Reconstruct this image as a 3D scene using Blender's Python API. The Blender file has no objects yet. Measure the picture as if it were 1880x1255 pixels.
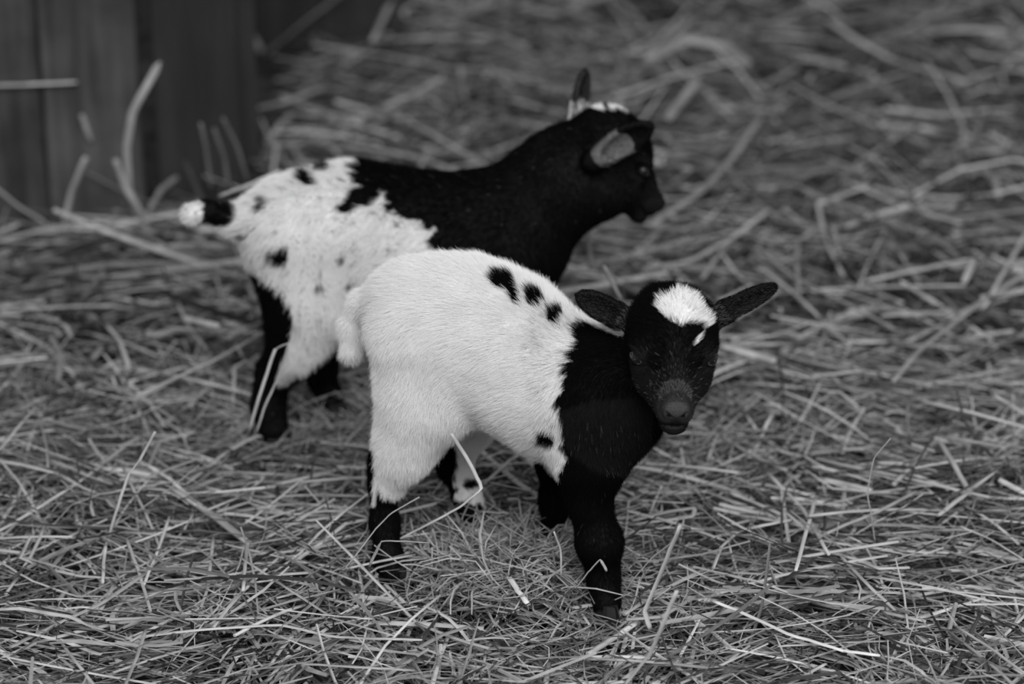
import bpy, math, random
import numpy as np
from mathutils import Vector, Matrix, Quaternion

random.seed(7)
rng = np.random.default_rng(7)
SC = bpy.context.scene
COL = SC.collection

# ---------------------------------------------------------------- camera
FPX = 4750.0
PITCH = math.radians(22.0)
CAM_H = 0.88
cam_d = bpy.data.cameras.new('camera')
cam = bpy.data.objects.new('camera', cam_d)
COL.objects.link(cam)
cam.location = (0, 0, CAM_H)
cam.rotation_euler = (math.radians(90) - PITCH, 0, 0)
cam_d.sensor_width = 36.0
cam_d.lens = 36.0 * FPX / 1880.0
cam_d.clip_start = 0.05
cam_d.clip_end = 60
cam_d.dof.use_dof = True
cam_d.dof.focus_distance = 1.82
cam_d.dof.aperture_fstop = 4.2
SC.camera = cam

# ---------------------------------------------------------------- world and lights
world = bpy.data.worlds.new('sky')
SC.world = world
world.use_nodes = True
wn = world.node_tree.nodes
wn['Background'].inputs[0].default_value = (1, 1, 1, 1)
wn['Background'].inputs[1].default_value = 0.36


def area_light(name, loc, target, size, power):
    d = bpy.data.lights.new(name, 'AREA')
    d.shape = 'RECTANGLE'
    d.size, d.size_y = size
    d.energy = power
    o = bpy.data.objects.new(name, d)
    COL.objects.link(o)
    o.location = loc
    o.rotation_euler = (Vector(target) - Vector(loc)).to_track_quat('-Z', 'Y').to_euler()
    return o


area_light('doorway_light', (0.30, -0.25, 2.15), (0.0, 1.9, 0.05), (2.0, 1.5), 77)
SC.view_settings.view_transform = 'Standard'
SC.view_settings.look = 'None'
SC.view_settings.gamma = 1.0
SC.view_settings.use_curve_mapping = False
SC.view_settings.exposure = 0.12

# ---------------------------------------------------------------- geometry of the view (layout helpers)
cp, sp = math.cos(PITCH), math.sin(PITCH)
FW = np.array([0, cp, -sp])
UP = np.array([0, sp, cp])
RT = np.array([1.0, 0, 0])
CAM = np.array([0, 0, CAM_H])


def at(px, py, Y):
    "the point at depth Y (world y) seen at this pixel"
    r = FW + RT * (px - 940) / FPX - UP * (py - 627.5) / FPX
    return CAM + r * (Y / r[1])


def scale_at(p):
    return float(np.dot(np.asarray(p) - CAM, FW)) / FPX      # metres per pixel


def to_px(P):
    V = P - CAM
    d = V @ FW
    return 940 + (V @ RT) / d * FPX, 627.5 - (V @ UP) / d * FPX


def height(x, y):
    "top of the compacted hay"
    h = 0.007 * np.sin(x * 17 + 1.3) * np.cos(y * 13 + 0.4) + 0.005 * np.sin(x * 31 - y * 23 + 2.0)
    h = h + 0.016 * np.exp(-(((x + 0.02) / 0.085) ** 2 + ((y - 1.70) / 0.055) ** 2))
    # trodden hollows at the hooves
    h = h - 0.018 * np.exp(-(((x + 0.092) / 0.035) ** 2 + ((y - 1.69) / 0.045) ** 2))
    h = h - 0.010 * np.exp(-(((x - 0.068) / 0.035) ** 2 + ((y - 1.63) / 0.035) ** 2))
    h = h - 0.012 * np.exp(-(((x + 0.20) / 0.05) ** 2 + ((y - 1.93) / 0.05) ** 2))
    h = h - 0.010 * np.exp(-(((x + 0.145) / 0.04) ** 2 + ((y - 1.98) / 0.05) ** 2))
    far = np.clip((y - 2.3) / 1.2, 0, 1)
    h = h + far * (0.02 * np.sin(x * 7 + y * 5) + 0.018 * np.sin(x * 11 - y * 9 + 1))
    return h - 0.004


def ground(px, py, lift=0.0):
    r = FW + RT * (px - 940) / FPX - UP * (py - 627.5) / FPX
    z = 0.0
    for _ in range(6):
        t = (z + lift - CAM_H) / r[2]
        p = CAM + r * t
        z = float(height(p[0], p[1]))
    return p


# ---------------------------------------------------------------- object helpers
def tag(o, label=None, cat=None, group=None, kind=None):
    if label: o['label'] = label
    if cat: o['category'] = cat
    if group: o['group'] = group
    if kind: o['kind'] = kind
    return o


def empty(name, loc=(0, 0, 0)):
    o = bpy.data.objects.new(name, None)
    o.empty_display_size = 0.02
    COL.objects.link(o)
    o.location = loc
    return o


def link(name, data, parent=None, loc=None):
    o = bpy.data.objects.new(name, data)
    COL.objects.link(o)
    if parent is not None:
        o.parent = parent
    if loc is not None:
        o.location = loc
    return o


def np_mesh(name, V, F, tone=None, smooth=True, mat=None):
    "F: (m,4) or (m,3) int array"
    me = bpy.data.meshes.new(name)
    V = np.ascontiguousarray(V, dtype=np.float32)
    F = np.ascontiguousarray(F, dtype=np.int32)
    n, k = F.shape
    me.vertices.add(len(V))
    me.vertices.foreach_set('co', V.ravel())
    me.loops.add(n * k)
    me.loops.foreach_set('vertex_index', F.ravel())
    me.polygons.add(n)
    me.polygons.foreach_set('loop_start', np.arange(0, n * k, k, dtype=np.int32))
    if smooth:
        me.polygons.foreach_set('use_smooth', np.ones(n, dtype=bool))
    else:
        me.polygons.foreach_set('use_smooth', np.zeros(n, dtype=bool))
    me.update(calc_edges=True)
    if tone is not None:
        a = me.attributes.new('tone', 'FLOAT', 'POINT')
        a.data.foreach_set('value', np.ascontiguousarray(tone, dtype=np.float32))
    if mat is not None:
        me.materials.append(mat)
    return me


# ---------------------------------------------------------------- materials (the photograph is monochrome)
def new_mat(name):
    m = bpy.data.materials.new(name)
    m.use_nodes = True
    nt = m.node_tree
    return m, nt, nt.nodes['Principled BSDF']


def tone_mat(name, rough=0.7, spec=0.2, noise_scale=None, noise_amt=0.0, stretch=None, hair=False, transl=0.0):
    m, nt, b = new_mat(name)
    a = nt.nodes.new('ShaderNodeAttribute')
    a.attribute_name = 'tone'
    src = a.outputs['Fac']
    if noise_scale:
        tc = nt.nodes.new('ShaderNodeTexCoord')
        mp = nt.nodes.new('ShaderNodeMapping')
        if stretch: mp.inputs['Scale'].default_value = stretch
        n = nt.nodes.new('ShaderNodeTexNoise')
        n.inputs['Scale'].default_value = noise_scale
        n.inputs['Detail'].default_value = 3
        nt.links.new(tc.outputs['Object'], mp.inputs[0])
        nt.links.new(mp.outputs[0], n.inputs['Vector'])
        mr = nt.nodes.new('ShaderNodeMapRange')
        mr.inputs['From Min'].default_value = 0.3
        mr.inputs['From Max'].default_value = 0.7
        mr.inputs['To Min'].default_value = 1 - noise_amt
        mr.inputs['To Max'].default_value = 1 + noise_amt
        nt.links.new(n.outputs['Fac'], mr.inputs['Value'])
        mu = nt.nodes.new('ShaderNodeMath'); mu.operation = 'MULTIPLY'
        nt.links.new(src, mu.inputs[0]); nt.links.new(mr.outputs[0], mu.inputs[1])
        src = mu.outputs[0]
    cb = nt.nodes.new('ShaderNodeCombineColor')
    for i in range(3): nt.links.new(src, cb.inputs[i])
    nt.links.new(cb.outputs[0], b.inputs['Base Color'])
    b.inputs['Roughness'].default_value = rough
    b.inputs['Specular IOR Level'].default_value = spec
    if transl > 0:
        tr = nt.nodes.new('ShaderNodeBsdfTranslucent')
        nt.links.new(cb.outputs[0], tr.inputs[0])
        mx = nt.nodes.new('ShaderNodeMixShader')
        mx.inputs[0].default_value = transl
        nt.links.new(b.outputs[0], mx.inputs[1]); nt.links.new(tr.outputs[0], mx.inputs[2])
        nt.links.new(mx.outputs[0], nt.nodes['Material Output'].inputs['Surface'])
    return m


def plain_mat(name, v, rough=0.5, spec=0.5, coat=0.0):
    m, nt, b = new_mat(name)
    b.inputs['Base Color'].default_value = (v, v, v, 1)
    b.inputs['Roughness'].default_value = rough
    b.inputs['Specular IOR Level'].default_value = spec
    b.inputs['Coat Weight'].default_value = coat
    return m


M_HAY = tone_mat('dry_hay', 0.55, 0.25, 60, 0.22)
M_STRAW = tone_mat('pale_straw', 0.45, 0.35, 45, 0.15)
M_SKIN = tone_mat('goat_skin', 0.75, 0.12, 900, 0.3)
M_FUR = tone_mat('goat_fur', 0.8, 0.03, transl=0.15)
M_EYE = plain_mat('wet_eye', 0.008, 0.12, 0.35, 0.0)
M_LID = plain_mat('eyelid_skin', 0.05, 0.45, 0.3)
M_PUPIL = plain_mat('eye_slit', 0.002, 0.1, 0.5, 0.5)
M_HOOF = plain_mat('dark_hoof', 0.02, 0.4, 0.4)


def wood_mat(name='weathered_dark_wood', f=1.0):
    m, nt, b = new_mat(name)
    tc = nt.nodes.new('ShaderNodeTexCoord')
    oi = nt.nodes.new('ShaderNodeObjectInfo')
    add = nt.nodes.new('ShaderNodeVectorMath'); add.operation = 'ADD'
    nt.links.new(tc.outputs['Object'], add.inputs[0]); nt.links.new(oi.outputs['Random'], add.inputs[1])
    mp = nt.nodes.new('ShaderNodeMapping'); mp.inputs['Scale'].default_value = (26, 26, 2.2)
    nt.links.new(add.outputs[0], mp.inputs[0])
    n = nt.nodes.new('ShaderNodeTexNoise'); n.inputs['Scale'].default_value = 2.0; n.inputs['Detail'].default_value = 8
    n.inputs['Distortion'].default_value = 0.6
    nt.links.new(mp.outputs[0], n.inputs['Vector'])
    n2 = nt.nodes.new('ShaderNodeTexNoise'); n2.inputs['Scale'].default_value = 9.0; n2.inputs['Detail'].default_value = 5
    nt.links.new(add.outputs[0], n2.inputs['Vector'])
    mul = nt.nodes.new('ShaderNodeMath'); mul.operation = 'MULTIPLY'
    nt.links.new(n.outputs['Fac'], mul.inputs[0]); nt.links.new(n2.outputs['Fac'], mul.inputs[1])
    cr = nt.nodes.new('ShaderNodeValToRGB')
    cr.color_ramp.elements[0].position = 0.12; cr.color_ramp.elements[0].color = (0.026, 0.026, 0.026, 1)
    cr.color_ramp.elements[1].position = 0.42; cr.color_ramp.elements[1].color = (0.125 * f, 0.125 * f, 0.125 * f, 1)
    nt.links.new(mul.outputs[0], cr.inputs[0])
    nt.links.new(cr.outputs[0], b.inputs['Base Color'])
    b.inputs['Roughness'].default_value = 0.9
    b.inputs['Specular IOR Level'].default_value = 0.15
    bp = nt.nodes.new('ShaderNodeBump'); bp.inputs['Strength'].default_value = 0.5; bp.inputs['Distance'].default_value = 0.003
    nt.links.new(n.outputs['Fac'], bp.inputs['Height']); nt.links.new(bp.outputs[0], b.inputs['Normal'])
    return m


def soil_mat():
    m, nt, b = new_mat('trodden_hay_floor')
    tc = nt.nodes.new('ShaderNodeTexCoord')
    n = nt.nodes.new('ShaderNodeTexNoise'); n.inputs['Scale'].default_value = 40; n.inputs['Detail'].default_value = 6
    nt.links.new(tc.outputs['Object'], n.inputs['Vector'])
    cr = nt.nodes.new('ShaderNodeValToRGB')
    cr.color_ramp.elements[0].position = 0.35; cr.color_ramp.elements[0].color = (0.015, 0.015, 0.015, 1)
    cr.color_ramp.elements[1].position = 0.7; cr.color_ramp.elements[1].color = (0.08, 0.08, 0.08, 1)
    nt.links.new(n.outputs['Fac'], cr.inputs[0]); nt.links.new(cr.outputs[0], b.inputs['Base Color'])
    b.inputs['Roughness'].default_value = 0.95
    b.inputs['Specular IOR Level'].default_value = 0.1
    return m


M_WOOD = wood_mat()
M_WOOD_SHADE = wood_mat('shade_painted_wood', 0.42)  # same wood, colour darkened to imitate shade on the set-back boards
M_SOIL = soil_mat()

# ---------------------------------------------------------------- floor
nx, ny = 120, 130
gx = np.linspace(-2.6, 2.6, nx); gy = np.linspace(0.2, 5.4, ny)
X, Y_ = np.meshgrid(gx, gy, indexing='ij')
Z = height(X, Y_) - 0.032
V = np.stack([X, Y_, Z], -1).reshape(-1, 3)
ii, jj = np.meshgrid(np.arange(nx - 1), np.arange(ny - 1), indexing='ij')
a = (ii * ny + jj).ravel()
F = np.stack([a, a + ny, a + ny + 1, a + 1], -1)
floor = link('floor', np_mesh('floor', V, F, mat=M_SOIL))
tag(floor, kind='structure')

# ---------------------------------------------------------------- plank wall at the back left
WALL_Y = 2.53
wall = empty('wall_left', (-0.45, WALL_Y, 0))
tag(wall, kind='structure')


def plank(x0, x1, y, h, thick=0.022, lean=0.0, mat=None):
    "upright sawn board with worn edges and a slightly wavy outline"
    n = 9
    zs = np.linspace(-0.05, h, n)
    V, F = [], []
    for k, z in enumerate(zs):
        e0 = random.uniform(-.0012, .0012); e1 = random.uniform(-.0012, .0012)
        b = 0.003
        ring = [(x0 + e0 + b, y), (x1 + e1 - b, y), (x1 + e1, y + b), (x1 + e1, y + thick), (x0 + e0, y + thick), (x0 + e0, y + b)]
        for (px, py) in ring:
            V.append((px - wall.location.x, py - wall.location.y + lean * z, z))
    for k in range(n - 1):
        for i in range(6):
            a = k * 6 + i; b2 = k * 6 + (i + 1) % 6
            F.append((a, b2, b2 + 6, a + 6))
    me = bpy.data.meshes.new('plank')
    F.append(tuple(range((n - 1) * 6, n * 6)))
    me.from_pydata(V, [], F)
    me.materials.append(mat or M_WOOD)
    return link('plank', me, wall)


xl = -0.3795
plank(xl - 0.098, xl, WALL_Y, 1.25)
plank(xl - 0.199, xl - 0.0995, WALL_Y + 0.002, 1.25)
x = xl - 0.203
for k in range(7):
    w = random.uniform(0.09, 0.105)
    plank(x - w, x, WALL_Y + random.uniform(0, 0.004), 1.25)
    x -= w + 0.004
# set-back boards, their shade put into the wood colour
plank(-0.377, -0.288, 2.62, 1.25, mat=M_WOOD_SHADE)
plank(-0.388, -0.278, 2.70, 1.25, 0.02, mat=M_WOOD_SHADE)
# the recessed far boards, deep shadow painted in by darker wood
x = -0.41
for k in range(3):
    w = 0.083
    plank(x, x + w, 3.14 + 0.003 * (k % 2), 1.3, mat=M_WOOD_SHADE)
    x += w + 0.004

# ---------------------------------------------------------------- implicit body modelling
class Prim:
    def __init__(s, kind, a, b=None, r1=0.0, r2=0.0, k=0.015, M=None, rad=None, groom=None, fur=0.009, sub=False, stand=0.35):
        s.kind = kind; s.a = np.asarray(a, float); s.b = None if b is None else np.asarray(b, float)
        s.r1 = r1; s.r2 = r2; s.k = k; s.M = M; s.rad = None if rad is None else np.asarray(rad, float)
        s.groom = groom; s.fur = fur; s.sub = sub; s.stand = stand

    def dist(s, P):
        if s.kind == 'cone':
            ba = s.b - s.a
            q = P - s.a
            h = np.clip((q @ ba) / (ba @ ba), 0, 1)
            return np.linalg.norm(q - h[..., None] * ba, axis=-1) - (s.r1 + (s.r2 - s.r1) * h)
        q = (P - s.a) @ s.M.T      # rows of M are the local axes
        k0 = np.linalg.norm(q / s.rad, axis=-1)
        k1 = np.linalg.norm(q / (s.rad ** 2), axis=-1) + 1e-9
        return k0 * (k0 - 1.0) / k1

    def bounds(s):
        if s.kind == 'cone':
            r = max(s.r1, s.r2)
            return np.minimum(s.a, s.b) - r, np.maximum(s.a, s.b) + r
        r = s.rad.max()
        return s.a - r, s.a + r


def smin(a, b, k):
    h = np.maximum(k - np.abs(a - b), 0)
    return np.minimum(a, b) - h * h / (4 * k)


def field_at(prims, P):
    d = np.full(len(P), 1.0)
    for p in prims:
        v = p.dist(P)
        d = smin(d, v, p.k) if not p.sub else -smin(-d, v, p.k)
    return d


def surface(prims, vox):
    lo = np.min([p.bounds()[0] for p in prims if not p.sub], 0) - 0.012
    hi = np.max([p.bounds()[1] for p in prims if not p.sub], 0) + 0.012
    n = np.ceil((hi - lo) / vox).astype(int) + 1
    D = np.full(n, 0.5, dtype=np.float32)
    ax = [lo[i] + vox * np.arange(n[i]) for i in range(3)]
    for p in prims:
        b0, b1 = p.bounds()
        m = p.k + 0.008
        i0 = np.clip(((b0 - m - lo) / vox).astype(int), 0, n - 1)
        i1 = np.clip(((b1 + m - lo) / vox).astype(int) + 2, 1, n)
        sl = tuple(slice(i0[i], i1[i]) for i in range(3))
        G = np.stack(np.meshgrid(*[ax[i][sl[i]] for i in range(3)], indexing='ij'), -1)
        v = p.dist(G).astype(np.float32)
        D[sl] = smin(D[sl], v, p.k) if not p.sub else -smin(-D[sl], v, p.k)
    S = D < 0
    # surface nets
    c = [D[i:n[0] - 1 + i, j:n[1] - 1 + j, k:n[2] - 1 + k] for i in (0, 1) for j in (0, 1) for k in (0, 1)]
    cnt = sum((q < 0).astype(np.int8) for q in c)
    act = (cnt > 0) & (cnt < 8)
    idx = -np.ones(act.shape, dtype=np.int64)
    ids = np.argwhere(act)
    idx[act] = np.arange(len(ids))
    corners = np.array([(i, j, k) for i in (0, 1) for j in (0, 1) for k in (0, 1)])
    vals = np.stack([q[act] for q in c], -1)
    acc = np.zeros((len(ids), 3)); num = np.zeros(len(ids))
    for a in range(8):
        for b in range(a + 1, 8):
            if np.abs(corners[a] - corners[b]).sum() != 1: continue
            va, vb = vals[:, a], vals[:, b]
            m = (va < 0) != (vb < 0)
            t = np.where(m, va / np.where(m, va - vb, 1), 0)
            acc += np.where(m[:, None], corners[a] + t[:, None] * (corners[b] - corners[a]), 0)
            num += m
    V = lo + vox * (ids + acc / num[:, None])
    quads = []
    for axn in range(3):
        o1, o2 = [(1, 2), (2, 0), (0, 1)][axn]
        s0 = [slice(None)] * 3; s1 = [slice(None)] * 3
        s0[axn] = slice(0, -1); s1[axn] = slice(1, None)
        A, B = S[tuple(s0)], S[tuple(s1)]
        for flip, mask in ((False, A & ~B), (True, ~A & B)):
            e = np.argwhere(mask)
            e = e[(e[:, o1] > 0) & (e[:, o2] > 0) & (e[:, o1] < n[o1] - 1) & (e[:, o2] < n[o2] - 1)]
            d1 = np.zeros(3, int); d1[o1] = 1
            d2 = np.zeros(3, int); d2[o2] = 1
            q = [idx[tuple((e - d1 - d2).T)], idx[tuple((e - d2).T)], idx[tuple(e.T)], idx[tuple((e - d1).T)]]
            if flip: q = q[::-1]
            quads.append(np.stack(q, -1))
    F = np.concatenate(quads)
    F = F[(F >= 0).all(1)]
    return V, F


def wav(P, f, seed=0.0):
    "smooth pseudo-random field, about -1..1"
    x, y, z = P[..., 0] * f, P[..., 1] * f, P[..., 2] * f
    return (np.sin(x * 1.0 + 1.7 * np.sin(y * 1.3 + seed) + seed) + np.sin(y * 1.1 + 1.5 * np.sin(z * 1.2 + seed * 2.1) + 2.0)
            + np.sin(z * 1.05 + 1.6 * np.sin(x * 1.4 - seed) + 4.0 + seed)) / 3


def grow_goat(name, label, prims, tone_fn, furtone_fn, n_hair, hair_r, vox, base, eyes, hooves, skip_fur=None, fscale=1.0, comb=None):
    root = empty(name, base)
    tag(root, label, 'goat')
    V, F = surface(prims, vox)
    base = np.asarray(base)
    solid = [p for p in prims if not p.sub]
    body = link('body', np_mesh('body', V - base, F, tone=tone_fn(V), mat=M_SKIN), root)
    # ---- fur
    tri = np.concatenate([F[:, [0, 1, 2]], F[:, [0, 2, 3]]])
    A, B, C = V[tri[:, 0]], V[tri[:, 1]], V[tri[:, 2]]
    N = np.cross(B - A, C - A)
    vol = np.einsum('ij,ij->i', A, N).sum()
    if vol < 0:
        body.data.flip_normals(); N = -N
    vn = np.zeros_like(V)
    for q in range(3): np.add.at(vn, tri[:, q], N)
    vn /= np.linalg.norm(vn, axis=1, keepdims=True) + 1e-12
    area = np.linalg.norm(N, axis=1)
    t = rng.choice(len(tri), n_hair, p=area / area.sum())
    u = rng.random((n_hair, 2)); s = np.sqrt(u[:, :1])
    w = np.concatenate([1 - s, s * (1 - u[:, 1:]), s * u[:, 1:]], 1)
    R = A[t] * w[:, :1] + B[t] * w[:, 1:2] + C[t] * w[:, 2:]
    nn = vn[tri[t, 0]] * w[:, :1] + vn[tri[t, 1]] * w[:, 1:2] + vn[tri[t, 2]] * w[:, 2:]
    nn /= np.linalg.norm(nn, axis=1, keepdims=True) + 1e-12
    gw = np.zeros(n_hair); G = np.zeros_like(R); L = np.zeros(n_hair); St = np.zeros(n_hair)
    for p in solid:
        wt = np.exp(-np.clip(p.dist(R), -0.02, 0.1) / 0.004)
        g = p.groom if p.groom is not None else (p.b - p.a) / np.linalg.norm(p.b - p.a)
        G += wt[:, None] * np.asarray(g); L += wt * p.fur; St += wt * p.stand; gw += wt
    G /= gw[:, None]; L /= gw; St /= gw
    keep = L > 0.0006
    if skip_fur is not None: keep &= ~skip_fur(R)
    R, nn, G, L, St = R[keep], nn[keep], G[keep], L[keep], St[keep]
    m = len(R)
    G = G - nn * np.einsum('ij,ij->i', G, nn)[:, None]
    G /= np.linalg.norm(G, axis=1, keepdims=True) + 1e-9
    if comb is not None: G = comb(R, G)
    # locks: neighbouring hairs share a wandering direction
    J = np.stack([wav(R, 420, 1.0), wav(R, 420, 2.3), wav(R, 420, 3.9)], -1) * 0.13 + np.stack([wav(R, 130, 5.0), wav(R, 130, 6.3), wav(R, 130, 7.9)], -1) * 0.20
    D = G + nn * St[:, None] + J + rng.normal(0, 0.23, (m, 3))
    D /= np.linalg.norm(D, axis=1, keepdims=True)
    out = np.einsum('ij,ij->i', D, nn)
    D += nn * np.maximum(0.12 - out, 0)[:, None]
    L = L * fscale * rng.uniform(0.6, 1.15, m) * (1 + 0.18 * wav(R, 170, 9))
    K = 5
    ts = np.linspace(0, 1, K)
    D0 = nn * 0.55 + D * 0.6
    D0 /= np.linalg.norm(D0, axis=1, keepdims=True)
    P = np.zeros((m, K, 3)); P[:, 0] = R - nn * 0.0003
    for q in range(1, K):
        tt = (q - 0.5) / (K - 1)
        d = D0 * (1 - tt) + (D + G * 0.35) * tt
        d /= np.linalg.norm(d, axis=1, keepdims=True)
        P[:, q] = P[:, q - 1] + d * (L / (K - 1))[:, None]
    hc = bpy.data.hair_curves.new('fur')
    hc.add_curves([K] * m)
    hc.attributes['position'].data.foreach_set('vector', np.ascontiguousarray((P - base).reshape(-1, 3), dtype=np.float32).ravel())
    ra = hc.attributes.get('radius') or hc.attributes.new('radius', 'FLOAT', 'POINT')
    rr = hair_r * np.array([1, 1, 0.85, 0.6, 0.15])[None, :] * rng.uniform(0.7, 1.25, (m, 1))
    ra.data.foreach_set('value', np.ascontiguousarray(rr, dtype=np.float32).ravel())
    ta = hc.attributes.new('tone', 'FLOAT', 'CURVE')
    ta.data.foreach_set('value', np.ascontiguousarray(furtone_fn(R, rng.random(m)), dtype=np.float32))
    hc.materials.append(M_FUR)
    fo = link('fur', hc, root)
    fo['kind'] = 'stuff'
    # ---- eyes
    for (c, r, look, upv, slit) in eyes:
        c = np.asarray(c) - base
        eo = link('eye', ball_mesh('eye', 18, 12, (r, r, r), M_EYE), root, c)
        look = Vector(look).normalized(); upv = Vector(upv)
        xa = upv.cross(look).normalized(); ya = look.cross(xa)
        Q = Matrix((xa, ya, look)).transposed().to_quaternion()
        eo.rotation_mode = 'QUATERNION'; eo.rotation_quaternion = Q
        lid = link('eyelid', ring_mesh('eyelid', r * 1.0, r * 0.52, r * 0.11, M_LID), eo, (0, 0, r * 0.50))
        po = link('pupil', ball_mesh('pupil', 14, 8, (r * 0.5, r * 0.2, r * 0.12), M_PUPIL), eo, (0, 0, r * 0.93))
    for (p, d) in hooves:
        hoof(p - base, d, root)
    return root, body


def ring_mesh(name, rx, ry, t, mat):
    V, F = [], []
    A, B = 24, 6
    for i in range(A):
        a = 2 * math.pi * i / A
        sharp = 1 + 0.12 * abs(math.cos(a)) ** 6
        for j in range(B):
            b = 2 * math.pi * j / B
            V.append(((rx * sharp + t * math.cos(b)) * math.cos(a), (ry + t * math.cos(b)) * math.sin(a), t * math.sin(b) + ry * 0.35 * (1 - abs(math.cos(a)))))
    for i in range(A):
        for j in range(B):
            F.append((i * B + j, ((i + 1) % A) * B + j, ((i + 1) % A) * B + (j + 1) % B, i * B + (j + 1) % B))
    me = bpy.data.meshes.new(name)
    me.from_pydata(V, [], F)
    me.polygons.foreach_set('use_smooth', [True] * len(F))
    me.materials.append(mat)
    return me


def ball_mesh(name, seg, rings, rad, mat):
    V = [(0, 0, rad[2])]; F = []
    for i in range(1, rings):
        th = math.pi * i / rings
        for j in range(seg):
            ph = 2 * math.pi * j / seg
            V.append((rad[0] * math.sin(th) * math.cos(ph), rad[1] * math.sin(th) * math.sin(ph), rad[2] * math.cos(th)))
    V.append((0, 0, -rad[2]))
    for j in range(seg):
        F.append((0, 1 + j, 1 + (j + 1) % seg))
        F.append((len(V) - 1, len(V) - 1 - seg + (j + 1) % seg, len(V) - 1 - seg + j))
    for i in range(rings - 2):
        for j in range(seg):
            a = 1 + i * seg + j; b = 1 + i * seg + (j + 1) % seg
            F.append((a, a + seg, b + seg, b))
    me = bpy.data.meshes.new(name)
    me.from_pydata(V, [], F)
    me.polygons.foreach_set('use_smooth', [True] * len(F))
    me.materials.append(mat)
    return me


def hoof(p, d, root):
    "cloven hoof: two claws side by side, pointed at the toe"
    d = np.array([d[0], d[1], 0.0]); d /= np.linalg.norm(d)
    s = np.array([-d[1], d[0], 0])
    V, F = [], []
    for sgn in (-1, 1):
        o = len(V)
        for (z, f, rad) in ((0.0, 1.0, 1.0), (0.006, 0.9, 0.95), (0.013, 0.72, 0.8)):
            for (a, b) in ((1.0, .12), (.55, .62), (-.3, .8), (-.8, .5), (-.8, .04), (.5, .04)):
                q = p + d * (0.0125 * a * f) + s * sgn * (0.0095 * b * rad) + np.array([0, 0, z])
                V.append(tuple(q))
        for k in range(2):
            for i in range(6):
                a = o + k * 6 + i; b = o + k * 6 + (i + 1) % 6
                F.append((a, b, b + 6, a + 6) if sgn > 0 else (a, a + 6, b + 6, b))
        top = tuple(o + 12 + i for i in range(6)); bot = tuple(o + i for i in range(6))
        F.append(top if sgn > 0 else top[::-1]); F.append(bot[::-1] if sgn > 0 else bot)
    me = bpy.data.meshes.new('hoof')
    me.from_pydata(V, [], F)
    me.materials.append(M_HOOF)
    return link('hoof', me, root)


def cone(p1, p2, k=0.012, fur=0.009, groom=None, stand=0.35):
    "p = (px, py, Y, radius in px)"
    a = at(*p1[:3]); b = at(*p2[:3])
    return Prim('cone', a, b, p1[3] * scale_at(a), p2[3] * scale_at(b), k=k, fur=fur, groom=groom, stand=stand)


def unit(v):
    v = np.asarray(v, float)
    return v / np.linalg.norm(v)


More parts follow.
